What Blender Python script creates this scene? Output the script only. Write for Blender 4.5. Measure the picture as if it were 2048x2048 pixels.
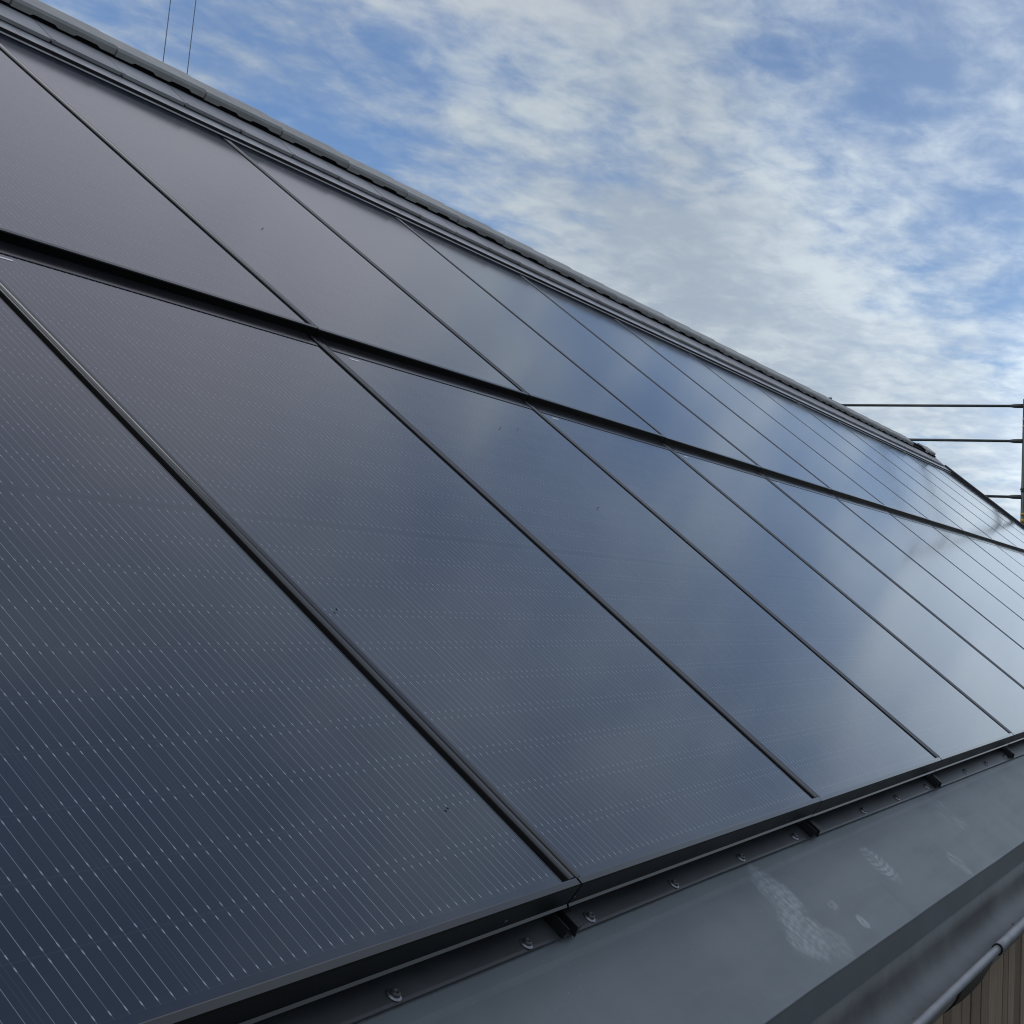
import bpy, bmesh, math, random
from mathutils import Vector, Matrix
random.seed(7)
for o in list(bpy.data.objects): bpy.data.objects.remove(o)
S = bpy.context.scene
COL = S.collection
Z0 = 5.0                                   # height of the eaves edge of the panels above the ground
PITCH = math.radians(36); CA, SA = math.cos(PITCH), math.sin(PITCH)
W = 1.113                                  # panel pitch along the eaves

# ------------------------------------------------------------------ camera
cam = bpy.data.objects.new('camera', bpy.data.cameras.new('camera')); COL.objects.link(cam)
RX = Vector((0.35375, -0.93390, 0.05245)); RY = Vector((0.16394, 0.00680, -0.98645)); RZ = Vector((0.92086, 0.35755, 0.15552))
m = Matrix((RX, -RY, -RZ)).transposed().to_4x4()
m.translation = Vector((-1.9185, -0.9620, Z0 + 0.4034))
cam.matrix_world = m
cam.data.sensor_width = 36.0
cam.data.lens = 2864.88 / 2048 * 36
cam.data.shift_x = -(1502.98 - 1024) / 2048    # the photo is a crop: its centre is not the lens axis
cam.data.shift_y = (762.25 - 1024) / 2048
cam.data.clip_start = 0.05; cam.data.clip_end = 5000
S.camera = cam
S.render.resolution_x = S.render.resolution_y = 1024

# ------------------------------------------------------------------ node helper
class X:
    """a socket with arithmetic"""
    nt = None
    def __init__(s, v): s.v = v
    def _m(s, op, *a):
        n = X.nt.nodes.new('ShaderNodeMath'); n.operation = op
        for i, k in enumerate((s,) + a):
            k = k.v if isinstance(k, X) else k
            if isinstance(k, (int, float)): n.inputs[i].default_value = k
            else: X.nt.links.new(k, n.inputs[i])
        return X(n.outputs[0])
    def __add__(s, o): return s._m('ADD', o)
    __radd__ = __add__
    def __sub__(s, o): return s._m('SUBTRACT', o)
    def __rsub__(s, o): return X(o)._m('SUBTRACT', s)
    def __mul__(s, o): return s._m('MULTIPLY', o)
    __rmul__ = __mul__
    def __truediv__(s, o): return s._m('DIVIDE', o)
    def abs(s): return s._m('ABSOLUTE')
    def floor(s): return s._m('FLOOR')
    def round(s): return s._m('ROUND')
    def min(s, o): return s._m('MINIMUM', o)
    def max(s, o): return s._m('MAXIMUM', o)
    def gt(s, o): return s._m('GREATER_THAN', o)
    def lt(s, o): return s._m('LESS_THAN', o)
    def clamp(s): return s.max(0.0).min(1.0)
    def step(s, a, b):                      # smooth ramp a..b -> 0..1
        n = X.nt.nodes.new('ShaderNodeMapRange'); n.interpolation_type = 'SMOOTHSTEP'
        X.nt.links.new(s.v, n.inputs[0])
        n.inputs[1].default_value = a; n.inputs[2].default_value = b
        n.inputs[3].default_value = 0; n.inputs[4].default_value = 1
        return X(n.outputs[0])
def node(t, **kw):
    n = X.nt.nodes.new(t)
    for k, v in kw.items(): setattr(n, k, v)
    return n
def link(a, b): X.nt.links.new(a.v if isinstance(a, X) else a, b)
def setin(n, name, v):
    if isinstance(v, X): link(v, n.inputs[name])
    elif hasattr(v, 'is_linked'): X.nt.links.new(v, n.inputs[name])
    else: n.inputs[name].default_value = v
def noise(vec, scale, detail=4, rough=0.55, dist=0.0, dims='3D'):
    n = node('ShaderNodeTexNoise', noise_dimensions=dims)
    if vec is not None: link(vec, n.inputs['Vector'])
    n.inputs['Scale'].default_value = scale; n.inputs['Detail'].default_value = detail
    n.inputs['Roughness'].default_value = rough; n.inputs['Distortion'].default_value = dist
    return X(n.outputs['Fac'])
def mixc(f, a, b):
    n = node('ShaderNodeMix', data_type='RGBA')
    setin(n, 0, f)
    for i, c in ((6, a), (7, b)):
        if isinstance(c, tuple): n.inputs[i].default_value = (*c, 1)
        else: link(c, n.inputs[i])
    return n.outputs[2]
def sep(vec):
    n = node('ShaderNodeSeparateXYZ'); link(vec, n.inputs[0]); return [X(o) for o in n.outputs]
def comb(x, y, z=0.0):
    n = node('ShaderNodeCombineXYZ')
    for i, k in enumerate((x, y, z)): setin(n, i, k)
    return n.outputs[0]
def mat(name):
    m = bpy.data.materials.new(name); m.use_nodes = True; X.nt = m.node_tree
    b = X.nt.nodes['Principled BSDF']; return m, b
def bump(h, strength, dist=0.002):
    n = node('ShaderNodeBump'); n.inputs['Strength'].default_value = strength; n.inputs['Distance'].default_value = dist
    link(h, n.inputs['Height']); return n.outputs[0]

# ------------------------------------------------------------------ sky
SUN = Vector((-0.42, 0.30, 0.86)).normalized()      # towards the sun, veiled by cloud
w = bpy.data.worlds.new('World'); S.world = w; w.use_nodes = True; X.nt = w.node_tree
nt = w.node_tree
bg = nt.nodes['Background']; out = nt.nodes['World Output']
sky = node('ShaderNodeTexSky', sky_type='NISHITA', sun_disc=False)
sky.sun_elevation = math.asin(SUN.z); sky.sun_rotation = math.atan2(SUN.x, SUN.y)
sky.air_density = 1.0; sky.dust_density = 0.2; sky.ozone_density = 2.5
tint = node('ShaderNodeMix', data_type='RGBA', blend_type='MULTIPLY'); tint.inputs[0].default_value = 1
link(sky.outputs[0], tint.inputs[6]); tint.inputs[7].default_value = (0.60, 0.79, 1.0, 1)
link(tint.outputs[2], bg.inputs['Color']); bg.inputs['Strength'].default_value = 0.12
gen = node('ShaderNodeTexCoord').outputs['Generated']
dx, dy, dz = sep(gen)
zz = dz.max(0.0) + 0.11
px, py = dx / zz, dy / zz
LOBES = [((0.704, 0.638, 0.312), 10, -0.08), ((0.781, 0.557, 0.281), 6, -0.09), ((0.904, 0.271, 0.330), 7, -0.10), ((0.950, 0.205, 0.237), 4, -0.13),
         ((0.810, 0.472, 0.348), 8, 0.09), ((0.895, 0.355, 0.271), 7, 0.07), ((0.935, 0.224, 0.276), 5, 0.08), ((0.915, 0.358, 0.184), 8, 0.13), ((0.878, 0.438, 0.192), 5, 0.07),
         ((0.984, 0.010, 0.150), 11, 0.24), ((0.952, 0.100, 0.270), 7, -0.12), ((0.899, 0.167, 0.404), 9, -0.12), ((0.93, 0.06, 0.36), 6, -0.08), ((0.700, 0.463, 0.544), 16, 0.14), ((0.808, 0.142, 0.572), 7, 0.05), ((0.66, 0.02, 0.75), 13, -0.20)]
OX, OY = 3.7, 1.2                                     # which piece of the cloud field stands over the house
P = comb(px + OX, py + OY)
big = noise(P, 0.95, 5, 0.5, 0.2)
mid = noise(P, 4.2, 7, 0.54, 0.15)
fin = noise(comb(px * 0.75 + OX, py + OY, 4.0), 13.0, 7, 0.58, 0.25)
low = 1.0 - dz.step(0.13, 0.30)                       # the cloud deck closes towards the horizon
def lobe(d, c0):                                      # patch of sky round a direction
    n = node('ShaderNodeVectorMath', operation='DOT_PRODUCT'); link(gen, n.inputs[0]); n.inputs[1].default_value = Vector(d).normalized()
    return X(n.outputs['Value']).step(c0, 1.0)
K = lambda deg: math.cos(math.radians(deg))
patch = X(0.0) + 0.0
for d, deg, k in LOBES: patch = patch + lobe(d, K(deg)) * k
high = dz.step(0.34, 0.62)                            # thicker, brighter veil overhead, round the hidden sun
cov = big * 0.66 + mid * 0.66 + fin * 0.46 + low * 0.20 + high * 0.10 + patch
mask = cov.step(0.66, 1.11) * 0.84 + 0.14
calm = lobe((0.88, -0.06, 0.47), K(27))
mask = mask + (0.60 - mask) * (high * 0.55).max(calm * 0.55)            # overhead the veil is more even
shade = noise(comb(px + OX, py + OY, 9.0), 3.2, 5, 0.55, 0.1) * 0.6 + fin * 0.4
ccol = mixc(shade.step(0.38, 0.66), (0.39, 0.465, 0.56), (0.57, 0.64, 0.69))
ccol = mixc(high * 0.8, ccol, (0.52, 0.56, 0.625))
ccol = mixc(lobe((0.66, 0.45, 0.60), K(17)) * 0.8, ccol, (0.60, 0.57, 0.60))
bg2 = node('ShaderNodeBackground'); link(ccol, bg2.inputs['Color']); link(0.95 + high * 0.36 + lobe((1.0, -0.02, 0.13), K(15)) * 0.70 + lobe((0.955, 0.06, 0.28), K(21)) * 0.40, bg2.inputs['Strength'])
mx = node('ShaderNodeMixShader'); link(mask, mx.inputs[0]); link(bg.outputs[0], mx.inputs[1]); link(bg2.outputs[0], mx.inputs[2])
link(mx.outputs[0], out.inputs['Surface'])

sun = bpy.data.objects.new('sun', bpy.data.lights.new('sun', 'SUN')); COL.objects.link(sun)
sun.data.energy = 1.0; sun.data.angle = math.radians(25); sun.data.color = (1, 0.96, 0.9)
sun.rotation_euler = SUN.to_track_quat('Z', 'Y').to_euler()
sun.location = (0, 0, 30)

S.view_settings.view_transform = 'Standard'; S.view_settings.look = 'None'
S.cycles.filter_width = 1.1
S.view_settings.exposure = 0.0; S.view_settings.gamma = 1.0

# ------------------------------------------------------------------ materials
def obj_xyz():
    return node('ShaderNodeTexCoord').outputs['Object']

def make_glass():
    m, b = mat('solar_glass')
    o = obj_xyz(); x, y, z = sep(o)
    info = node('ShaderNodeObjectInfo'); rnd = X(info.outputs['Random'])
    # cells: six columns, two strings of ten half cells
    t = (x - 0.0084) / 0.1756
    ci = t.floor()
    s = (t - ci) * 0.1756 - 0.0878
    q = (s / 0.0188).round().max(-4.0).min(4.0)
    dist = (s - q * 0.0188).abs()
    up = y.gt(0.8765)
    yy = y - 0.0245 - up * 0.014
    r = yy / 0.0845
    db = (r - r.round()) * 0.0845
    inside = ci.gt(-0.5) * ci.lt(5.5) * y.gt(0.0245) * r.lt(20.0) * (1.0 - y.gt(0.8700) * y.lt(0.8830))
    wid = dist * -1.0
    wire = wid.step(-0.00060, -0.00025)
    pd = (db.abs() - 0.0075).abs()
    pad = (1.0 - pd.step(0.0012, 0.0040)) * wid.step(-0.0011, -0.0005) * 0.9
    gap = 1.0 - db.abs().step(0.002, 0.006)
    jit = noise(comb(x * 300.0, y * 9.0, rnd * 40.0), 1.0, 2, 0.6)
    wire = wire * (0.35 + 0.65 * jit.step(0.3, 0.7)) * (1.0 - gap * 0.55)
    metal = (wire * 0.62).max(pad * 0.78) * inside
    colgap = (0.0878 - s.abs())
    edge = ((colgap - 0.0035).abs() * -1.0).step(-0.0012, -0.0003) * 0.35 + (db.abs() * -1.0).step(-0.0012, -0.0004) * 0.25
    cell = mixc(noise(comb(x, y, rnd * 30.0), 5.0, 3, 0.5), (0.009, 0.014, 0.029), (0.012, 0.016, 0.025))
    wn = node('ShaderNodeTexWhiteNoise'); link(comb(ci, r.floor() + up * 40.0, rnd * 17.0), wn.inputs[0])
    cell = mixc(X(wn.outputs['Value']) * 0.55 * inside, cell, (0.017, 0.021, 0.036))
    cell = mixc(edge * inside, cell, (0.042, 0.052, 0.066))
    base = mixc(metal, cell, (0.36, 0.41, 0.48))
    # dust film, dried drops and specks
    film = noise(comb(x, y, rnd * 70.0), 3.0, 6, 0.65)
    drops = noise(comb(x, y, rnd * 50.0), 130.0, 1, 0.5) * film.step(0.52, 0.68)
    dirt = drops.step(0.63, 0.74) * 0.10 + film.step(0.42, 0.8) * 0.030
    # grime that runs down and gathers above the lower frame bar
    run = noise(comb(x * 55.0, y * 1.6, rnd * 33.0), 1.0, 4, 0.6).step(0.58, 0.85)
    lowb = 1.0 - y.step(0.012, 0.055)
    dirt = dirt.max(run * 0.035).max(lowb * film.step(0.35, 0.65) * 0.06)
    spots = noise(comb(x, y, rnd * 90.0), 21.0, 2, 0.5).step(0.775, 0.80) * 0.10
    dirt = dirt.max(spots)
    base = mixc(dirt, base, (0.30, 0.31, 0.32))
    link(base, b.inputs['Base Color'])
    rough = 0.080 + film * 0.04 + metal * 0.12
    link(rough, b.inputs['Roughness'])
    b.inputs['IOR'].default_value = 1.5
    b.inputs['Specular Tint'].default_value = (0.66, 0.83, 1.0, 1)      # anti-reflective coating
    # faint waviness of the rolled glass
    link(bump(noise(comb(x, y * 0.6, rnd * 20.0), 2.2, 2, 0.5), 0.06, 0.004), b.inputs['Normal'])
    return m

def make_coated(name, c, rough, var=0.25, scale=6.0, bumps=0.0, bscale=200.0, spec=0.5, metallic=0.0):
    m, b = mat(name)
    o = obj_xyz()
    f = noise(o, scale, 6, 0.6)
    lo = tuple(k * (1 - var) for k in c); hi = tuple(min(1, k * (1 + var)) for k in c)
    link(mixc(f.step(0.3, 0.7), lo, hi), b.inputs['Base Color'])
    link(f * 0.16 + (rough - 0.08), b.inputs['Roughness'])
    b.inputs['Specular IOR Level'].default_value = spec; b.inputs['Metallic'].default_value = metallic
    if bumps: link(bump(noise(o, bscale, 3, 0.6), bumps, 0.001), b.inputs['Normal'])
    return m

def make_apron():
    """coated sheet with boot prints and scuffs"""
    m, b = mat('apron_sheet')
    o = obj_xyz(); u, v, n = sep(o)                   # local frame: u along the eaves, v up the slope
    f = noise(o, 3.0, 6, 0.6)
    col = mixc(f.step(0.3, 0.72), (0.084, 0.099, 0.105), (0.112, 0.127, 0.134))
    strk = noise(comb(u * 60.0 + v * 14.0, v * 16.0, 0.0), 1.0, 5, 0.65)
    tread = noise(comb(u * 75.0, v * 38.0 - u * 12.0, 3.0), 1.0, 3, 0.6, 1.2)
    blot = noise(o, 22.0, 4, 0.6)
    def ell(cu, cv, au, av, rot=0.0):
        c, s = math.cos(rot), math.sin(rot)
        du, dv = u - cu, v - cv
        a = (du * c + dv * s) / au; d = (dv * c - du * s) / av
        return 1.0 - (a * a + d * d + (blot - 0.5) * 1.6).step(0.45, 1.15)
    p1 = ell(0.735, -0.105, 0.062, 0.078, 0.25).max(ell(0.690, -0.195, 0.092, 0.062, 0.3) * 0.9).max(ell(0.76, -0.245, 0.06, 0.04, 0.2) * 0.5)
    p2 = ell(1.322, -0.148, 0.050, 0.060, 0.15)
    def bars(cu, cv, pitch, curve):                   # cross bars of a sole, bowed
        du, dv = u - cu, v - cv
        t = (dv + du * du * curve + (blot - 0.5) * 0.010) / pitch
        k = (t - t.floor() - 0.5).abs()
        e = (du + dv * 0.2) / 0.024
        g = (e - e.floor() - 0.5).abs()
        return k.step(0.14, 0.30) * g.step(0.03, 0.12)
    b1 = bars(0.735, -0.105, 0.017, 3.0); b2 = bars(1.322, -0.148, 0.0155, -5.0)
    p3 = ell(0.957, -0.233, 0.020, 0.020) * 0.9
    p4 = ell(0.905, -0.177, 0.022, 0.014) * 0.45
    p5 = ell(2.10, -0.12, 0.085, 0.09, 0.4) * 0.55
    p6 = ell(1.79, -0.245, 0.05, 0.045, 0.3) * 0.8
    prints = (p1 * ((strk * 0.4 + tread * 0.35).step(0.24, 0.50) * 0.80 + b1 * 0.26 * tread.step(0.3, 0.55))).max(p2 * (b2 * 0.62 * blot.step(0.32, 0.55) + tread.step(0.42, 0.66) * 0.40)).max(p3 * tread.step(0.3, 0.55)).max(p4 * tread.step(0.42, 0.6)).max(p5 * strk.step(0.48, 0.66)).max(p6 * strk.step(0.45, 0.62))
    far = u.step(2.2, 3.4) * noise(o, 5.0, 3, 0.5).step(0.5, 0.65) * strk.step(0.55, 0.7) * 0.5
    fine = strk.step(0.68, 0.80) * noise(o, 9.0, 2, 0.5).step(0.52, 0.66) * 0.35
    tot = (prints * 0.72).max(far).max(fine)
    col = mixc(tot, col, (0.34, 0.37, 0.385))
    specks = noise(o, 260.0, 1, 0.5).step(0.76, 0.80) * 0.6
    col = mixc(specks, col, (0.30, 0.32, 0.34))
    link(col, b.inputs['Base Color'])
    link(0.43 + f * 0.10 + noise(comb(u * 1.3, v * 9.0, 5.0), 2.0, 6, 0.65).step(0.4, 0.7) * 0.06 + tot * 0.12, b.inputs['Roughness'])
    h = noise(o, 6.0, 3, 0.5) + noise(o, 420.0, 2, 0.5) * 0.06 + noise(comb(u, v * 0.5, 8.0), 2.1, 2, 0.5) * 1.5
    link(bump(h, 0.35, 0.004), b.inputs['Normal'])
    return m

def make_wood():
    m, b = mat('weathered_cladding')
    o = obj_xyz(); x, y, z = sep(o)
    g = node('ShaderNodeNewGeometry'); isl = X(g.outputs['Random Per Island'])
    grain = noise(comb(x * 90.0, y * 90.0, z * 3.0 + isl * 30.0), 1.0, 5, 0.6, 0.4)
    c = mixc(isl, (0.16, 0.105, 0.065), (0.33, 0.245, 0.160))
    c = mixc(grain.step(0.35, 0.7) * 0.5, c, (0.060, 0.045, 0.034))
    c = mixc(noise(o, 2.2, 4, 0.6).step(0.5, 0.75) * 0.35, c, (0.085, 0.055, 0.05))
    link(c, b.inputs['Base Color']); b.inputs['Roughness'].default_value = 0.75
    link(bump(grain, 0.35, 0.002), b.inputs['Normal'])
    return m

def make_tile(name, lo, hi, rough=0.62):
    m, b = mat(name)
    o = obj_xyz()
    g = node('ShaderNodeNewGeometry'); isl = X(g.outputs['Random Per Island'])
    info = node('ShaderNodeObjectInfo'); rnd = X(info.outputs['Random'])
    f = noise(o, 9.0, 6, 0.65)
    c = mixc((f * 0.7 + isl * 0.15 + rnd * 0.15).step(0.3, 0.75), lo, hi)
    c = mixc(noise(o, 160.0, 2, 0.5).step(0.66, 0.74) * 0.35, c, (0.30, 0.29, 0.26))
    link(c, b.inputs['Base Color']); link(f * 0.15 + (rough - 0.07), b.inputs['Roughness'])
    link(bump(noise(o, 260.0, 3, 0.6), 0.25, 0.0015), b.inputs['Normal'])
    return m

def make_grass():
    m, b = mat('rough_grass')
    o = obj_xyz()
    c = mixc(noise(o, 0.15, 8, 0.65).step(0.3, 0.7), (0.060, 0.058, 0.036), (0.095, 0.082, 0.058))
    c = mixc(noise(o, 0.04, 5, 0.6).step(0.55, 0.7), c, (0.13, 0.105, 0.075))
    link(c, b.inputs['Base Color']); b.inputs['Roughness'].default_value = 0.95
    return m

def make_leaf():
    m, b = mat('tree_leaf')
    g = node('ShaderNodeNewGeometry'); isl = X(g.outputs['Random Per Island'])
    link(mixc(isl, (0.030, 0.050, 0.016), (0.075, 0.105, 0.030)), b.inputs['Base Color']); b.inputs['Roughness'].default_value = 0.7
    return m

M = {}
M['glass'] = make_glass()
M['frame'] = make_coated('anodised_frame', (0.013, 0.013, 0.016), 0.14, 0.15, 4.0)
M['face'] = make_coated('frame_face_shaded', (0.004, 0.004, 0.0045), 0.35, 0.15, 4.0, spec=0.12)  # darker copy of the frame: shade put into its downslope faces
M['bar'] = make_coated('water_bar', (0.026, 0.027, 0.029), 0.24, 0.12, 4.0)
M['flashshade'] = make_coated('flashing_face_shaded', (0.016, 0.016, 0.017), 0.5, 0.2, 6.0, spec=0.3)  # near-black copy of the top flashing, shading its upright faces by colour
M['rail'] = make_coated('black_rail', (0.008, 0.008, 0.009), 0.5, 0.2, 30.0)
M['strip'] = make_coated('flashing_strip', (0.036, 0.037, 0.038), 0.42, 0.25, 5.0, 0.15, 300.0)
M['apron'] = make_apron()
M['gutter'] = make_coated('gutter_metal', (0.125, 0.124, 0.122), 0.50, 0.35, 4.0, 0.08, 120.0)
M['rim'] = make_coated('gutter_rim_metal', (0.150, 0.155, 0.170), 0.45, 0.2, 14.0)
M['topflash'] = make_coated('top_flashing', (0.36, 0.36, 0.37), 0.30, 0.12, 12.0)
M['steel'] = make_coated('zinc_screw', (0.24, 0.24, 0.25), 0.36, 0.2, 60.0, metallic=0.8)
M['screwhead'] = make_coated('dark_screw_head', (0.05, 0.05, 0.052), 0.35, 0.2, 60.0)
M['glint'] = make_coated('glint_white', (0.72, 0.72, 0.70), 0.5, 0.05, 20.0)
M['wood'] = make_wood()
M['tile'] = make_tile('concrete_tile', (0.27, 0.265, 0.275), (0.37, 0.365, 0.375))
M['ridge'] = make_tile('ridge_concrete', (0.235, 0.232, 0.222), (0.340, 0.336, 0.318))
M['render'] = make_coated('wall_render', (0.55, 0.53, 0.49), 0.9, 0.08, 2.0)
M['felt'] = make_coated('roof_underlay', (0.010, 0.010, 0.011), 0.9, 0.2, 4.0, spec=0.1)
M['galv'] = make_coated('painted_scaffold_steel', (0.040, 0.048, 0.046), 0.5, 0.35, 9.0)
M['tape'] = make_coated('yellow_tape', (0.42, 0.26, 0.04), 0.6, 0.3, 40.0)
M['rope'] = make_coated('steel_rope', (0.15, 0.20, 0.28), 0.6, 0.1, 9.0)  # bluish tone of distant haze put into the rope colour
M['grass'] = make_grass(); M['leaf'] = make_leaf()
M['bark'] = make_coated('bark', (0.07, 0.055, 0.042), 0.9, 0.4, 12.0)
M['grit'] = make_coated('grit', (0.10, 0.095, 0.085), 0.8, 0.5, 60.0)

# ------------------------------------------------------------------ object helpers
MW = {}
def tag(o, label=None, cat=None, group=None, kind=None):
    if label: o['label'] = label
    if cat: o['category'] = cat
    if group: o['group'] = group
    if kind: o['kind'] = kind
    return o
def empty(name, label, cat, mtx, group=None):
    o = bpy.data.objects.new(name, None); COL.objects.link(o); o.empty_display_size = 0.2
    o.matrix_world = mtx; MW[o.name] = mtx.copy()
    return tag(o, label, cat, group)
def obj(name, bm, material, parent=None, world=False, smooth=False, bevel=0.0, label=None, alt=None):
    """link a bmesh as one object; world=True: its vertices are in world space"""
    me = bpy.data.meshes.new(name)
    base = MW[parent.name] if parent else Matrix()
    if world and parent: bm.transform(base.inverted())
    bmesh.ops.recalc_face_normals(bm, faces=bm.faces)
    bm.to_mesh(me); bm.free()
    me.materials.append(material)
    if smooth:
        for p in me.polygons: p.use_smooth = True
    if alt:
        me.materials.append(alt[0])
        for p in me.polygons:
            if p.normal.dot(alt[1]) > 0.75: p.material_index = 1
    o = bpy.data.objects.new(name, me); COL.objects.link(o)
    if parent: o.parent = parent; MW[o.name] = base.copy()
    else: MW[o.name] = Matrix()
    if bevel:
        md = o.modifiers.new('bevel', 'BEVEL'); md.width = bevel; md.segments = 2; md.limit_method = 'ANGLE'
        me.shade_smooth() if False else None
    if label: o['label'] = label
    return o
def copy_tree(root, mtx, label, skip=()):
    r = root.copy(); COL.objects.link(r); r.matrix_world = mtx; r['label'] = label
    for ch in root.children:
        if ch.name.split('.')[0] in skip: continue
        c = ch.copy(); COL.objects.link(c); c.parent = r
        for g in ch.children:
            d = g.copy(); COL.objects.link(d); d.parent = c
    return r
def roof(u, v, n): return Vector((u, v * CA - n * SA, Z0 + v * SA + n * CA))
def roof_mtx(u, v, n, tilt=0.0):
    return Matrix.Translation(roof(u, v, n)) @ Matrix.Rotation(PITCH + tilt, 4, 'X')
def box(bm, a, b, f=None):
    vs = [Vector((x, y, z)) for x in (a[0], b[0]) for y in (a[1], b[1]) for z in (a[2], b[2])]
    if f: vs = [f(*v) for v in vs]
    v = [bm.verts.new(k) for k in vs]
    for q in ((0, 1, 3, 2), (4, 6, 7, 5), (0, 4, 5, 1), (2, 3, 7, 6), (0, 2, 6, 4), (1, 5, 7, 3)): bm.faces.new([v[i] for i in q])
def extrude_profile(bm, prof, xs, f, closed=True, caps=True):
    """prof: list of 2-D points, swept along the stations xs; f(x, a, b) -> point"""
    rings = [[bm.verts.new(f(x, a, b)) for a, b in prof] for x in xs]
    n = len(prof)
    for r0, r1 in zip(rings, rings[1:]):
        for i in range(n if closed else n - 1):
            bm.faces.new((r0[i], r0[(i + 1) % n], r1[(i + 1) % n], r1[i]))
    if caps and closed:
        bm.faces.new(rings[0][::-1]); bm.faces.new(rings[-1])
    return rings
def tube(bm, pts, r, seg=12, caps=True):
    pts = [Vector(p) for p in pts]; rr = r if isinstance(r, (list, tuple)) else [r] * len(pts)
    rings = []
    for i, p in enumerate(pts):
        d = (pts[min(i + 1, len(pts) - 1)] - pts[max(i - 1, 0)]).normalized()
        a = d.orthogonal().normalized() if i == 0 else (a0 - d * a0.dot(d)).normalized()
        a0 = a; b = d.cross(a)
        rings.append([bm.verts.new(p + (a * math.cos(t) + b * math.sin(t)) * rr[i]) for t in [2 * math.pi * k / seg for k in range(seg)]])
    for r0, r1 in zip(rings, rings[1:]):
        for k in range(seg): bm.faces.new((r0[k], r0[(k + 1) % seg], r1[(k + 1) % seg], r1[k]))
    if caps: bm.faces.new(rings[0][::-1]); bm.faces.new(rings[-1])
def frange(a, b, n): return [a + (b - a) * i / n for i in range(n + 1)]

# ------------------------------------------------------------------ ground
bm = bmesh.new()
vs = [bm.verts.new(p) for p in ((-1500, -1500, 0), (1500, -1500, 0), (1500, 1500, 0), (-1500, 1500, 0))]; bm.faces.new(vs)
tag(obj('ground', bm, M['grass']), kind='structure')

# ------------------------------------------------------------------ house
XL, XR = -2.9, 14.49                       # gable ends
RV, RN = 3.864, 0.075                      # ridge apex in roof coordinates
YR = RV * CA - RN * SA                     # world Y of the ridge
ZR = Z0 + RV * SA + RN * CA
house = empty('house', 'timber clad house with dark pitched roof covered by solar panels', 'house', Matrix.Translation((5.8, YR, 0)))
def mir(p): return Vector((p.x, 2 * YR - p.y, p.z))
# roof deck, both slopes, under everything
bm = bmesh.new()
vr = (YR + (-0.10) * SA) / CA
for f in (lambda u, v, n: roof(u, v, n), lambda u, v, n: mir(roof(u, v, n))):
    box(bm, (XL, -0.02, -0.22), (XR - 0.02, vr - 0.004, -0.10), f)
obj('roof', bm, M['felt'], house, True)
# back slope tiles (one part)
bm = bmesh.new()
for k in range(11):
    v0 = 0.0 + k * 0.34
    for j in range(58):
        u0 = XL + j * 0.30
        if u0 > XR - 0.3: continue
        q = [(u0 + 0.002, v0, 0.0), (u0 + 0.298, v0, 0.0), (u0 + 0.298, v0 + 0.36, -0.03), (u0 + 0.002, v0 + 0.36, -0.03)]
        a = [bm.verts.new(mir(roof(*p))) for p in q]; b_ = [bm.verts.new(mir(roof(p[0], p[1], p[2] - 0.02))) for p in q]
        bm.faces.new(a); bm.faces.new(b_[::-1])
        for i in range(4): bm.faces.new((a[i], a[(i + 1) % 4], b_[(i + 1) % 4], b_[i]))
obj('back_tiles', bm, M['tile'], house, True)
# walls
YW = -0.136
bm = bmesh.new()
box(bm, (XL + 0.35, YW + 0.03, 0), (XR - 0.2, YW + 0.25, Z0 - 0.235))
box(bm, (XL + 0.35, 2 * YR - YW - 0.25, 0), (XR - 0.2, 2 * YR - YW, Z0 - 0.235))
for x in (XL + 0.35, XR - 0.42):
    prof = [(YW + 0.25, 0), (2 * YR - YW - 0.25, 0), (2 * YR - YW - 0.25, Z0 - 0.10), (YR, ZR - 0.42), (YW + 0.25, Z0 - 0.10)]
    extrude_profile(bm, prof, (x, x + 0.22), lambda s, a, b: Vector((s, a, b)))
obj('wall', bm, M['render'], house, True)
bm = bmesh.new()
gaps = [1.591, 1.730, 1.814, 1.939, 2.046, 2.168, 2.272, 2.354, 2.486, 2.564, 2.670, 2.786]
xs = [1.591]
while xs[-1] > XL + 0.4: xs.append(xs[-1] - random.uniform(0.075, 0.14))
xs = xs[::-1][:-1] + gaps
while xs[-1] < XR - 0.4: xs.append(xs[-1] + random.uniform(0.075, 0.14))
for a, b in zip(xs, xs[1:]):
    dpt = random.uniform(0.0, 0.006)
    box(bm, (a + 0.004, YW - dpt, 0.12), (b - 0.004, YW + 0.024, Z0 - 0.30))
obj('cladding', bm, M['wood'], house, True, bevel=0.002)
# fascia board behind the gutter
bm = bmesh.new()
box(bm, (XL, -0.165, Z0 - 0.40), (XR - 0.02, -0.142, Z0 - 0.24))
obj('fascia', bm, M['strip'], house, True)

# eaves flashing: upper strip with its lap edge, apron below, turned-down lip
drift = lambda u: -0.006 * min(max(u - 0.6, 0.0), 3.4)
bm = bmesh.new()
us = frange(XL, XR, 120)
wob = {u: random.uniform(-0.0012, 0.0012) for u in us}
prof = [(0.30, -0.0755), (0.30, -0.0700), (-0.022, -0.0700), (-0.0265, -0.0705), (-0.0265, -0.0745)]
extrude_profile(bm, prof, us, lambda s, a, b: roof(s, a + (drift(s) if a < 0.1 else 0), b), True, True)
strip = obj('eaves_flashing', bm, M['strip'], house, True)
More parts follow.
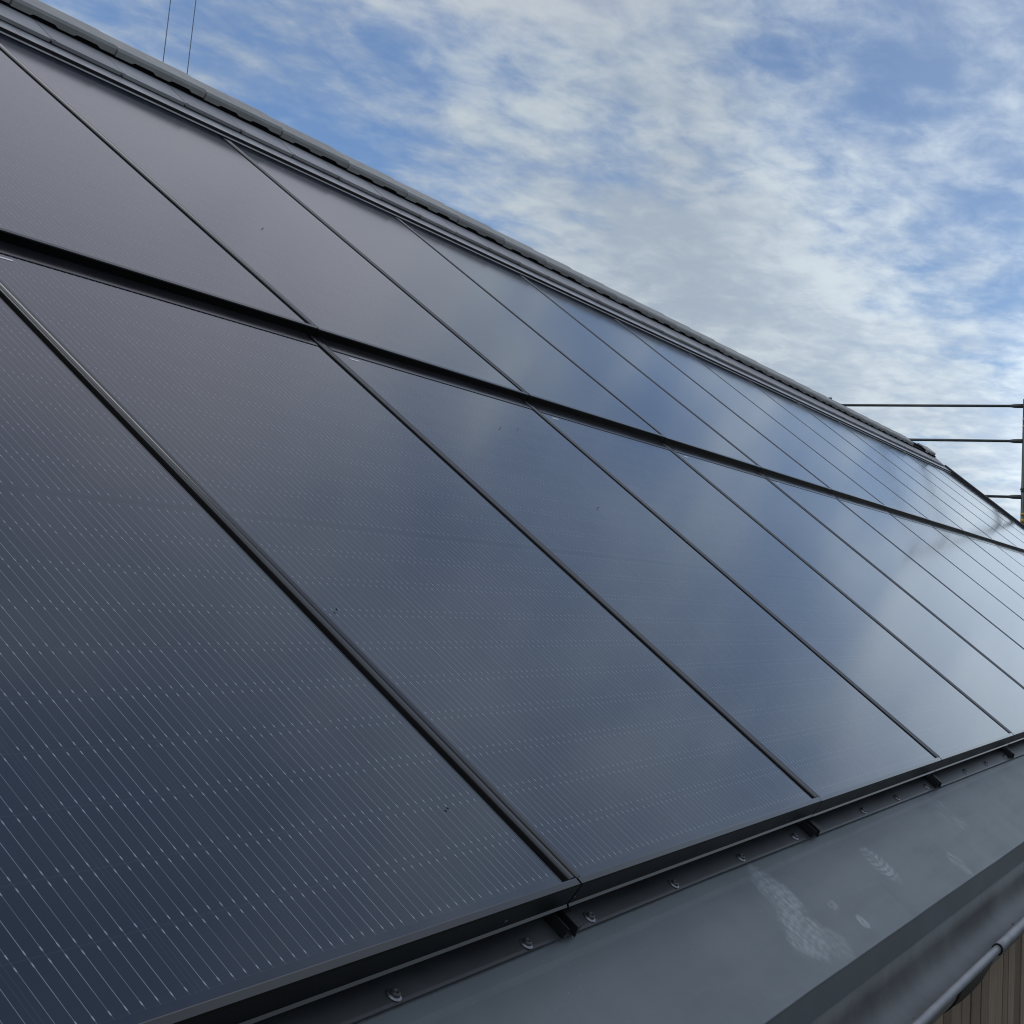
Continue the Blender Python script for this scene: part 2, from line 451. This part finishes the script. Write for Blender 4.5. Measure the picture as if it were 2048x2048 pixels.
# the apron keeps roof coordinates so that its marks sit where they are
us = frange(XL, XR, 220)
bm = bmesh.new()
def ap(s, a, b):
    w_ = 0.0011 * math.sin(s * 5.1) + 0.0009 * math.sin(s * 13.7 + 1) + 0.0005 * math.sin(s * 41)
    k = 1.0 if a < -0.2 else 0.25
    return Vector((s, a + (drift(s) if a < -0.2 else 0), b + w_ * k))
lipz = 0.052
# lip drops vertically in the world: along (-v*SA - n*CA)
pr_ = [(0.20, -0.0770), (-0.050, -0.0770), (-0.060, -0.0785), (-0.17, -0.0785), (-0.2785, -0.0787), (-0.2812, -0.0781), (-0.2835, -0.0783), (-0.2849, -0.0796), (-0.2850, -0.0815)]
lv, ln = -0.2850, -0.0815
for k in (0.012, 0.030, lipz): pr_.append((lv - k * SA, ln - k * CA))
inner = [(a + 0.0035, b - 0.0035) for a, b in pr_[::-1]]
prof = pr_ + [(pr_[-1][0] + 0.004 * CA, pr_[-1][1] - 0.004 * SA)] + [(0.20, -0.0800)]
rings = extrude_profile(bm, pr_, us, lambda s, a, b: ap(s, a, b), closed=False)
apron = obj('apron', bm, M['apron'], house, False, smooth=False)
# give the apron its own frame (u, v, n) so that the shader reads roof coordinates
apron.matrix_parent_inverse = MW[house.name].inverted()
apron.matrix_basis = roof_mtx(0, 0, 0)
MW[apron.name] = roof_mtx(0, 0, 0)
sd = apron.modifiers.new('thickness', 'SOLIDIFY'); sd.thickness = 0.0012; sd.offset = -1
# screws with washers on the strip
def screw_bm():
    bm = bmesh.new()
    def ring(r, z, n=20): return [bm.verts.new((r * math.cos(2 * math.pi * k / n), r * math.sin(2 * math.pi * k / n), z)) for k in range(n)]
    rs = [ring(0.0105, 0.0002), ring(0.0105, 0.0012), ring(0.0078, 0.0026), ring(0.0072, 0.0026)]
    for a, b in zip(rs, rs[1:]):
        for k in range(20): bm.faces.new((a[k], a[(k + 1) % 20], b[(k + 1) % 20], b[k]))
    bm.faces.new(rs[-1])
    return bm
def head_bm():
    bm = bmesh.new()
    def ring(r, z, n=18): return [bm.verts.new((r * math.cos(2 * math.pi * k / n), r * math.sin(2 * math.pi * k / n), z)) for k in range(n)]
    rs = [ring(0.0072, 0.0027), ring(0.0068, 0.0048), ring(0.0050, 0.0062), ring(0.0026, 0.0066), ring(0.0024, 0.0045)]
    for a, b in zip(rs, rs[1:]):
        for k in range(18): bm.faces.new((a[k], a[(k + 1) % 18], b[(k + 1) % 18], b[k]))
    bm.faces.new(rs[-1])
    return bm
sc = [(-0.4115, -0.0144), (-0.1042, -0.0158), (0.0877, -0.0136), (0.3977, -0.0139), (0.7097, -0.0141), (1.0204, -0.0141), (1.519, -0.017), (1.8257, -0.0184), (2.1408, -0.0198), (2.6398, -0.0216), (2.9547, -0.0236), (3.2634, -0.0270)]
me_w = me_h = None
for k, (u, v) in enumerate(sc):
    mt = roof_mtx(u, v, -0.0698) @ Matrix.Rotation(random.uniform(0, 6.28), 4, 'Z') @ Matrix.Rotation(random.uniform(-0.06, 0.06), 4, 'X')
    if me_w is None:
        a = obj('screw', screw_bm(), M['steel'], None, smooth=False); h = obj('screw_head', head_bm(), M['screwhead'], None, smooth=True); me_w, me_h = a.data, h.data
        bpy.data.objects.remove(a); bpy.data.objects.remove(h)
        me_w.materials.append(M['screwhead'])
        # washer and head become one mesh of two materials
        b2 = bmesh.new(); b2.from_mesh(me_w); n0 = len(b2.faces); b2.from_mesh(me_h); b2.faces.ensure_lookup_table()
        for i in range(n0, len(b2.faces)): b2.faces[i].material_index = 1
        b2.to_mesh(me_w); b2.free()
    o = bpy.data.objects.new('screw', me_w); COL.objects.link(o); o.parent = strip
    o.matrix_parent_inverse = MW[house.name].inverted(); o.matrix_basis = mt

# gutter: half-round channel, round outer bead, band
GS = -0.012
gz = lambda s: Z0 - 0.348 + GS * (min(max(s, -1.0), 4.0) - 1.5)
bm = bmesh.new()
r_ = 0.0665
prof = []
for k in range(0, 15):
    t = math.pi * k / 14
    prof.append((-0.2305 - r_ * math.cos(t), -r_ * math.sin(t)))
prof.append((-0.164, 0.055))
inn = [(-0.1655, 0.055)] + [(-0.2305 + (a + 0.2305) * 0.975, b * 0.975) for a, b in prof[:-1][::-1]]
us = frange(XL - 0.03, XR + 0.02, 90)
extrude_profile(bm, prof + inn, us, lambda s, a, b: Vector((s, a, gz(s) + b)))
gut = obj('gutter', bm, M['gutter'], house, True, smooth=True)
bm = bmesh.new()
XJ = 1.553
tube(bm, [(s, -0.2985, gz(s)) for s in frange(XL - 0.03, XJ + 0.03, 50)], 0.0098, 20)
obj('rim', bm, M['rim'], gut, True, smooth=True)
bm = bmesh.new()
tube(bm, [(s, -0.2985, gz(s)) for s in [XJ] + frange(XJ + 0.05, XR + 0.02, 60)], [0.0122] + [0.0122] * 61, 20)
obj('rim_sleeve', bm, M['rim'], gut, True, smooth=True)
bm = bmesh.new()
tube(bm, [(XJ - 0.004, -0.2985, gz(XJ)), (XJ + 0.001, -0.2985, gz(XJ))], 0.0134, 20)
obj('seal_ring', bm, M['felt'], gut, True, smooth=True)
# black band under the channel, swelling in the middle
bm = bmesh.new()
pr2 = [(-0.2305 - 0.074 * math.cos(math.pi * k / 20), -0.074 * math.sin(math.pi * k / 20)) for k in range(21)]
pr3 = [(-0.2305 - 0.070 * math.cos(math.pi * k / 20), -0.070 * math.sin(math.pi * k / 20)) for k in range(21)][::-1]
st = [1.16, 1.20, 1.26, 1.34, 1.42, 1.47, 1.50]; sw = [0.90, 0.96, 1.01, 1.03, 1.01, 0.96, 0.90]
rg = []
for s, k in zip(st, sw):
    rg.append([bm.verts.new((s, -0.2305 + (a + 0.2305) * (k if j < 21 else 1), gz(s) + b * (k if j < 21 else 1))) for j, (a, b) in enumerate(pr2 + pr3)])
n = len(rg[0])
for a, b in zip(rg, rg[1:]):
    for i in range(n): bm.faces.new((a[i], a[(i + 1) % n], b[(i + 1) % n], b[i]))
bm.faces.new(rg[0][::-1]); bm.faces.new(rg[-1])
obj('gutter_band', bm, M['rail'], gut, True, smooth=True)
# grit lying in the channel, one uncountable part
bm = bmesh.new()
for k in range(90):
    s = random.uniform(0.4, 2.6); t = random.gauss(0.9, 0.35)
    r = random.uniform(0.0008, 0.0024)
    c = Vector((s, -0.2305 - 0.0635 * math.cos(t), gz(s) - 0.0635 * math.sin(t)))
    bmesh.ops.create_icosphere(bm, subdivisions=1, radius=r, matrix=Matrix.Translation(c) @ Matrix.Rotation(random.uniform(0, 3), 4, 'Z') @ Matrix.Diagonal((random.uniform(1, 4), 1, 0.7, 1)))
g_ = obj('grit', bm, M['grit'], gut, True); g_['kind'] = 'stuff'

# top flashing over the upper row, three steps
bm = bmesh.new()
us = frange(-1.2, XR + 0.01, 24)
# local heights follow the panels, which dip towards their tails
prof = [(3.498, -0.0068), (3.498, -0.0018), (3.522, -0.0014), (3.522, 0.0105), (3.70, 0.0120), (3.70, -0.03), (3.53, -0.03), (3.53, -0.0068)]
extrude_profile(bm, prof, us, lambda s, a, b: roof(s, a, b))
obj('top_flashing', bm, M['topflash'], house, True, alt=(M['flashshade'], Vector((0, -CA, -SA))))
# one course of flat concrete tiles
bm = bmesh.new()
k = 0
u0 = 1.4566 - 0.3087 * 10
while u0 < 14.36:
    u1 = min(u0 + 0.3087, 14.36)
    jt = random.uniform(-0.0010, 0.0010); jv = random.uniform(-0.002, 0.002)
    top = [(u0 + 0.0012, 3.60 + jv, 0.0290 + jt), (u1 - 0.010, 3.60 + jv, 0.0290 + jt), (u1 - 0.0012, 3.606 + jv, 0.0282 + jt), (u1 - 0.0012, 3.80, 0.0395), (u0 + 0.0012, 3.80, 0.0395)]
    a = [bm.verts.new(roof(*p)) for p in top]
    b_ = [bm.verts.new(roof(p[0], p[1] + (0.001 if i < 3 else 0), p[2] - (0.0130 if i < 3 else 0.02))) for i, p in enumerate(top)]
    bm.faces.new(a); bm.faces.new(b_[::-1])
    for i in range(5): bm.faces.new((a[i], a[(i + 1) % 5], b_[(i + 1) % 5], b_[i]))
    # small raised nib at the side lock
    box(bm, (u0 - 0.006, 3.597 + jv, 0.022), (u0 + 0.006, 3.612 + jv, 0.0318 + jt), roof)
    u0 = u1 if u1 >= 14.36 else u0 + 0.3087
obj('tile_course', bm, M['tile'], house, True)
# dark batten and ventilation roll under the ridge
bm = bmesh.new()
box(bm, (-1.2, 3.735, 0.0), (14.30, 3.80, 0.052), roof)
box(bm, (-1.2, YR - 0.05, ZR - 0.13), (14.25, YR + 0.05, ZR - 0.035))
obj('ridge_roll', bm, M['felt'], house, True)

# ridge tiles
def ridge_bm(u0, u1, lift=0.0, thick=0.014, notched=True):
    bm = bmesh.new()
    L_ = u1 - u0
    # stations along the tile with the height of the lower edge (two castellations)
    st = [(0, 0), (0.078, 0), (0.088, 1), (0.178, 1), (0.195, 0), (0.262, 0), (0.272, 1), (0.362, 1), (0.379, 0), (L_, 0)] if notched else [(0, 0), (L_, 0)]
    def ring(s, hi):
        e = 0.0450 + (0.0068 if hi else 0.0)
        out_ = [(3.7255, e), (3.7285, 0.0665), (3.7375, 0.0762), (3.852, 0.0775 - 0.001)]
        lf = lift + 0.0045 * s / L_
        w_ = [roof(u0 + s, v, n + lf) for v, n in out_]
        apex = Vector((u0 + s, YR, ZR + lf + 0.001))
        inn_ = [(3.7395, e), (3.7415, 0.060), (3.7480, 0.0640), (3.850, 0.0635)]
        i_ = [roof(u0 + s, v, n + lf) for v, n in inn_]
        apin = Vector((u0 + s, YR, ZR + lf - thick * 1.2))
        return w_ + [apex] + [mir(p) for p in w_[::-1]] + [mir(p) for p in i_] + [apin] + i_[::-1]
    rg = [[bm.verts.new(p) for p in ring(s, h)] for s, h in st]
    n = len(rg[0])
    for a, b in zip(rg, rg[1:]):
        for i in range(n): bm.faces.new((a[i], a[(i + 1) % n], b[(i + 1) % n], b[i]))
    bm.faces.new(rg[0][::-1]); bm.faces.new(rg[-1])
    return bm
RP = 0.4508
u0 = 1.353 - RP * 3
first = None
while u0 < 12.8:
    k = random.uniform(-0.0012, 0.0012)
    if first is None:
        first = obj('ridge_tile', ridge_bm(u0, u0 + RP - 0.0085), M['ridge'], house, True); ub = u0
    else:
        o = first.copy(); COL.objects.link(o); o.location = (u0 - ub, random.uniform(-0.001, 0.001), random.uniform(-0.0012, 0.0012)); 
    u0 += RP
obj('ridge_tile', ridge_bm(u0, u0 + 0.13, 0.0, 0.014, False), M['ridge'], house, True, label='short cut ridge tile at the end of the run')
o = obj('ridge_tile', ridge_bm(13.80, 14.20, 0.004, 0.016), M['ridge'], house, True, label='last ridge tile, set apart beyond a gap at the gable end')
# verge trim at the gable
bm = bmesh.new()
prof = [(14.484, -0.012), (14.484, 0.028), (14.500, 0.033), (14.545, 0.033), (14.552, 0.026), (14.552, -0.16), (14.535, -0.16), (14.535, -0.012)]
extrude_profile(bm, prof, [0.0, 1.2, 2.4, 3.64], lambda s, a, b: roof(a, s, b))
extrude_profile(bm, [(a, b - 0.03) for a, b in prof], [0.0, 1.8, 3.80], lambda s, a, b: mir(roof(a, s, b)))
obj('verge_trim', bm, M['rail'], house, True)

# ------------------------------------------------------------------ mounting rails under the seams
def rail_bm():
    bm = bmesh.new()
    L0, L1 = -0.0295, 0.25
    box(bm, (-0.0200, L0, -0.0690), (-0.0182, L1, -0.0520))          # thin left wall
    box(bm, (-0.0182, L0, -0.0690), (0.0095, L1, -0.0672))           # bottom web
    v = [bm.verts.new(p) for p in ((0.0085, L0 - 0.001, -0.0540), (0.0300, L0 + 0.002, -0.0540), (0.0300, L0 + 0.002, -0.0690), (0.0085, L0 - 0.006, -0.0690),
                                   (0.0085, L1, -0.0540), (0.0300, L1, -0.0540), (0.0300, L1, -0.0690), (0.0085, L1, -0.0690))]
    for q in ((0, 1, 2, 3), (4, 7, 6, 5), (0, 4, 5, 1), (1, 5, 6, 2), (2, 6, 7, 3), (3, 7, 4, 0)): bm.faces.new([v[i] for i in q])
    box(bm, (-0.060, 0.004, -0.0562), (-0.0205, L1, -0.0400))        # drain channel of the panel edge above it
    return bm
ORD = ['first', 'second', 'third', 'fourth', 'fifth', 'sixth', 'seventh', 'eighth', 'ninth', 'tenth', 'eleventh', 'twelfth', 'thirteenth', 'fourteenth', 'fifteenth']
r0 = None
for i in range(0, 13):
    lab = ['black mounting rail end nearest the camera, below the first seam of the lower panels',
           'black mounting rail end below the second panel seam, left of the boot prints',
           'black mounting rail end below the third seam of the lower panels, above faint scuffs',
           'black mounting rail end below the fourth seam, cut by right photo edge'][i] if i < 4 else 'black mounting rail end under lower panels, %s from the near end' % ORD[i]
    mt = roof_mtx(i * W, drift(i * W) * 0.6, 0)
    if r0 is None:
        ob = obj('mounting_rail', rail_bm(), M['rail'], bevel=0.0006); ob.matrix_world = mt; r0 = ob
    else:
        ob = r0.copy(); COL.objects.link(ob); ob.matrix_world = mt
    tag(ob, lab, 'mounting rail', 'mounting rail ends along the eaves')

# ------------------------------------------------------------------ solar panels
def make_panel(name):
    root = empty(name, 'x', 'solar panel', Matrix(), 'black solar panels covering the roof slope')
    uR = 1.0690
    bm = bmesh.new()
    g = [(0.0105, 0.0128, 0), (uR - 0.0015, 0.0128, 0), (uR - 0.0015, 1.7235, 0), (0.0105, 1.7235, 0)]
    bm.faces.new([bm.verts.new(p) for p in g])
    low = [bm.verts.new((p[0], p[1], -0.005)) for p in g]; bm.verts.ensure_lookup_table()
    for i in range(4): bm.faces.new((bm.verts[i], bm.verts[(i + 1) % 4], low[(i + 1) % 4], low[i]))
    bm.faces.new(low[::-1])
    obj('cell_glass', bm, M['glass'], root)
    # frame: front bar with its deep face, left bar, rear bar, right edge of the glass
    bm = bmesh.new()
    prof = [(0.0, -0.0022), (0.0018, 0.0), (0.0112, 0.0009), (0.0128, 0.0004), (0.0128, -0.006), (0.0040, -0.006), (0.0040, -0.0345), (0.0150, -0.0385), (0.0150, -0.0400), (-0.0030, -0.0400), (-0.0034, -0.0388), (0.0, -0.0360)]
    extrude_profile(bm, prof, (0.0, W - 0.0060), lambda s, a, b: Vector((s, a, b)))
    fr = obj('front_frame', bm, M['frame'], root, alt=(M['face'], Vector((0, -1, 0))))
    bm = bmesh.new()
    box(bm, (0.0015, -0.0006, -0.0252), (0.0070, 0.0006, -0.0232)); obj('lit_drain_slot', bm, M['steel'], fr)  # light showing in the drain slots, put in as small bright pieces
    bm = bmesh.new(); box(bm, (0.9200, -0.0006, -0.0252), (0.9275, 0.0006, -0.0232)); obj('lit_drain_slot', bm, M['steel'], fr)
    bm = bmesh.new(); box(bm, (0.068, 1.7000, 0.0001), (0.108, 1.7060, 0.0008)); obj('glint', bm, M['glint'], root)  # white dash: a reflection on the glass, put in as a bright piece
    bm = bmesh.new()
    prof = [(0.0, -0.0345), (0.0, -0.0012), (0.0012, 0.0002), (0.0092, 0.0010), (0.0105, 0.0004), (0.0105, -0.0345)]
    extrude_profile(bm, prof, (0.0135, 1.80), lambda s, a, b: Vector((a, s, b)))
    obj('side_frame', bm, M['frame'], root)
    bm = bmesh.new()
    prof = [(uR - 0.0015, -0.0345), (uR - 0.0015, 0.0004), (uR, 0.0002), (uR, -0.0345)]
    extrude_profile(bm, prof, (0.0135, 1.80), lambda s, a, b: Vector((a, s, b)))
    # raised water bar right of the drain channel
    prof = [(1.0955, -0.0345), (1.0955, -0.0022), (1.0970, -0.0008), (1.0990, 0.0), (1.1058, 0.0006), (1.1075, -0.0008), (1.1075, -0.0345)]
    extrude_profile(bm, prof, (0.0150, 1.80), lambda s, a, b: Vector((a, s, b)))
    obj('water_bar', bm, M['bar'], root)
    bm = bmesh.new()
    box(bm, (uR, 0.0150, -0.0345), (1.0953, 1.80, -0.031))
    box(bm, (1.0925, 0.0150, -0.0308), (1.0953, 1.80, -0.0024))
    obj('drain_channel', bm, M['felt'], root)
    bm = bmesh.new()
    prof = [(1.7235, -0.0345), (1.7235, 0.0014), (1.7250, 0.0022), (1.80, 0.0022), (1.80, -0.0345)]
    extrude_profile(bm, prof, (0.0105, uR - 0.0015), lambda s, a, b: Vector((s, a, b)))
    obj('rear_frame', bm, M['frame'], root)
    return root
proto = None
TL = -0.0086 / 1.748; TU = -0.0221 / 1.728
for row, cols in ((0, range(-1, 13)), (1, range(-1, 13))):
    for c in cols:
        j = c + 1
        if row == 0:
            lab = 'black solar panel in the lower row, %s from the left photo edge' % ORD[j]
            if j == 0: lab = 'nearest black solar panel with clear silver wire lines, cut by the left edge, lower row'
            elif j == 1: lab = 'second panel of the lower row, whole front edge in view, left of the boot prints'
            mt = roof_mtx(c * W, 0, 0, TL)
        else:
            lab = 'black solar panel in the upper row, %s from the left photo edge' % ORD[j - 1 if j else 0]
            if j == 1: lab = 'upper row panel at the top left corner of the photo, below the ridge tiles'
            elif j == 0: lab = 'upper row panel beyond the left photo edge'
            elif j == 13: lab = 'last upper row panel, along the dark trim of the far gable'
            mt = roof_mtx(c * W, 1.784, 0.0147, TU)
        # no two are set quite alike
        mt = mt @ Matrix.Rotation(random.uniform(-0.0007, 0.0007), 4, 'X') @ Matrix.Rotation(random.uniform(-0.0012, 0.0012), 4, 'Y')
        if row == 1 and c == -1: continue
        if proto is None:
            proto = make_panel('solar_panel'); proto.matrix_world = mt; proto['label'] = lab
        else: copy_tree(proto, mt, lab, ('glint',) if row else ())

# ------------------------------------------------------------------ scaffold at the far gable
XS = 15.8
scf = empty('scaffold', 'dark steel scaffold guardrails and post beyond the far gable', 'scaffold', Matrix.Translation((XS, 3.5, 0)))
def zrail(y, a, b): return a + (b - a) * (y - 2.26) / (4.80 - 2.26)
for nm, Y, top in (('post', 2.246, 3.140), ('post', 4.80, 3.165)):
    bm = bmesh.new()
    tube(bm, [(XS, Y, 0.0), (XS, Y, Z0 + top)], 0.0242, 16)
    tube(bm, [(XS, Y, Z0 + top - 0.002), (XS, Y, Z0 + top + 0.004)], 0.0215, 16)
    po = obj(nm, bm, M['galv'], scf, True, smooth=True)
    bm = bmesh.new(); box(bm, (XS - 0.075, Y - 0.075, 0.0), (XS + 0.075, Y + 0.075, 0.012)); obj('base_plate', bm, M['galv'], po, True)
    for zt, h in ((1.60, 0.05), (1.69, 0.03), (2.86, 0.045), (2.78, 0.03)):
        bm = bmesh.new(); tube(bm, [(XS, Y, Z0 + zt), (XS, Y, Z0 + zt + h)], 0.0256, 16); obj('tape_band', bm, M['tape'], po, True, smooth=True)
    bm = bmesh.new()
    for a, b in ((1.985, 0.031), (2.005, 0.036), (2.02, 0.030)): tube(bm, [(XS, Y, Z0 + a), (XS, Y, Z0 + a + 0.014)], b, 12)
    obj('rosette', bm, M['galv'], po, True, smooth=True)
for zr in (3.056, 2.614, 1.918):
    bm = bmesh.new()
    tube(bm, [(XS, 2.42, Z0 + zr), (XS, 4.64, Z0 + zr + 0.012)], 0.0168, 14)
    gr = obj('guardrail', bm, M['galv'], scf, True, smooth=True)
    for y0, y1, y2 in ((2.268, 2.37, 2.43), (4.776, 4.69, 4.63)):
        bm = bmesh.new()
        f = lambda y: Z0 + zr + (0.0 if y < 3 else 0.012)
        tube(bm, [(XS, y0, f(y0)), (XS, y1, f(y1)), (XS, y2, f(y2))], [0.027, 0.026, 0.0172], 12)
        obj('end_fitting', bm, M['galv'], gr, True, smooth=True)

# ------------------------------------------------------------------ ropes of a crane far behind the house
for (x, y, lab) in ((29.01, 30.0, 'left one of two thin vertical steel ropes in the sky behind the ridge'),
                    (29.99, 30.0, 'right one of two thin vertical steel ropes in the sky behind the ridge')):
    bm = bmesh.new(); tube(bm, [(x, y, 0), (x, y, Z0 + 34)], 0.014, 8)
    tag(obj('steel_rope', bm, M['rope'], smooth=True), lab, 'rope', 'two thin vertical steel ropes')

# ------------------------------------------------------------------ dirt on the panels: small dead insects
def hitw(u, v, n=0.0): return roof_mtx(u, v, n)
bugs = [(1.528, 2.494, 0.0065, 1.0), (0.045, 0.619, -0.0015, 0.6), (1.755, 1.127, -0.004, 0.9), (-0.145, 0.179, 0.0, 0.6), (1.697, 1.505, -0.006, 0.8), (1.837, 1.532, -0.006, 0.7)]
labs = ['dead fly with spread legs on an upper row panel', 'tiny dark insect beside the first seam, lower row', 'elongated dark insect on the third lower panel',
        'small dark insect on the nearest panel', 'left one of two specks near the top of the third lower panel', 'right one of two specks near the top of the third lower panel']
for (u, v, n, k), lab in zip(bugs, labs):
    bm = bmesh.new()
    bmesh.ops.create_icosphere(bm, subdivisions=2, radius=0.0014 * k, matrix=Matrix.Diagonal((1.7, 1, 0.8, 1)))
    bmesh.ops.create_icosphere(bm, subdivisions=1, radius=0.0010 * k, matrix=Matrix.Translation((0.0028 * k, 0, 0)))
    for t in range(6):
        a = t * 1.047 + 0.4
        tube(bm, [(0, 0, 0), (0.0036 * k * math.cos(a), 0.0036 * k * math.sin(a), 0.0008)], 0.00035, 5)
    o = obj('dead_insect', bm, M['felt']); o.matrix_world = roof_mtx(u, v, n + 0.0014) @ Matrix.Rotation(random.uniform(0, 6), 4, 'Z')
    tag(o, lab, 'insect', 'dead insects on the panels')

# ------------------------------------------------------------------ trees beyond the gable (seen mirrored in the far panels)
def tree(x, y, h, r, lab):
    t = empty('tree', lab, 'tree', Matrix.Translation((x, y, 0)), 'trees in the field beyond the gable')
    bm = bmesh.new()
    tube(bm, [(x, y, 0), (x + 0.1, y, h * 0.3), (x - 0.1, y + 0.1, h * 0.6), (x, y, h * 0.93)], [0.35, 0.27, 0.17, 0.04], 10)
    cl = []
    for k in range(26):
        a = random.uniform(0, 6.28); f = random.uniform(0.32, 0.97); rr = r * (1.15 - f) * random.uniform(0.5, 1.1) + 0.3
        p0 = Vector((x, y, h * f * 0.86)); p1 = Vector((x + rr * math.cos(a), y + rr * math.sin(a), h * f))
        tube(bm, [p0, (p0 + p1) / 2 + Vector((0, 0, 0.25)), p1], [0.07, 0.05, 0.02], 6); cl.append(p1); cl.append((p0 + p1) / 2)
    obj('trunk', bm, M['bark'], t, True, smooth=True)
    bm = bmesh.new()
    for c in cl:
        for k in range(120):
            p = c + Vector((random.gauss(0, 0.55), random.gauss(0, 0.55), random.gauss(0, 0.42)))
            s = random.uniform(0.07, 0.15); mt = Matrix.Translation(p) @ Matrix.Rotation(random.uniform(0, 6.28), 4, 'Z') @ Matrix.Rotation(random.uniform(-1.2, 1.2), 4, 'X')
            bm.faces.new([bm.verts.new(mt @ Vector(q)) for q in ((-s, 0, 0), (0, -s * 0.5, 0.01), (s, 0, 0), (0, s * 0.5, 0.01))])
    obj('crown', bm, M['leaf'], t, True)
tree(62, 6.9, 12.6, 2.2, 'taller leafy tree far beyond the gable, dark in the far panels')
tree(70, 4.6, 13.0, 2.4, 'broader leafy tree right of the taller one, far beyond the gable')
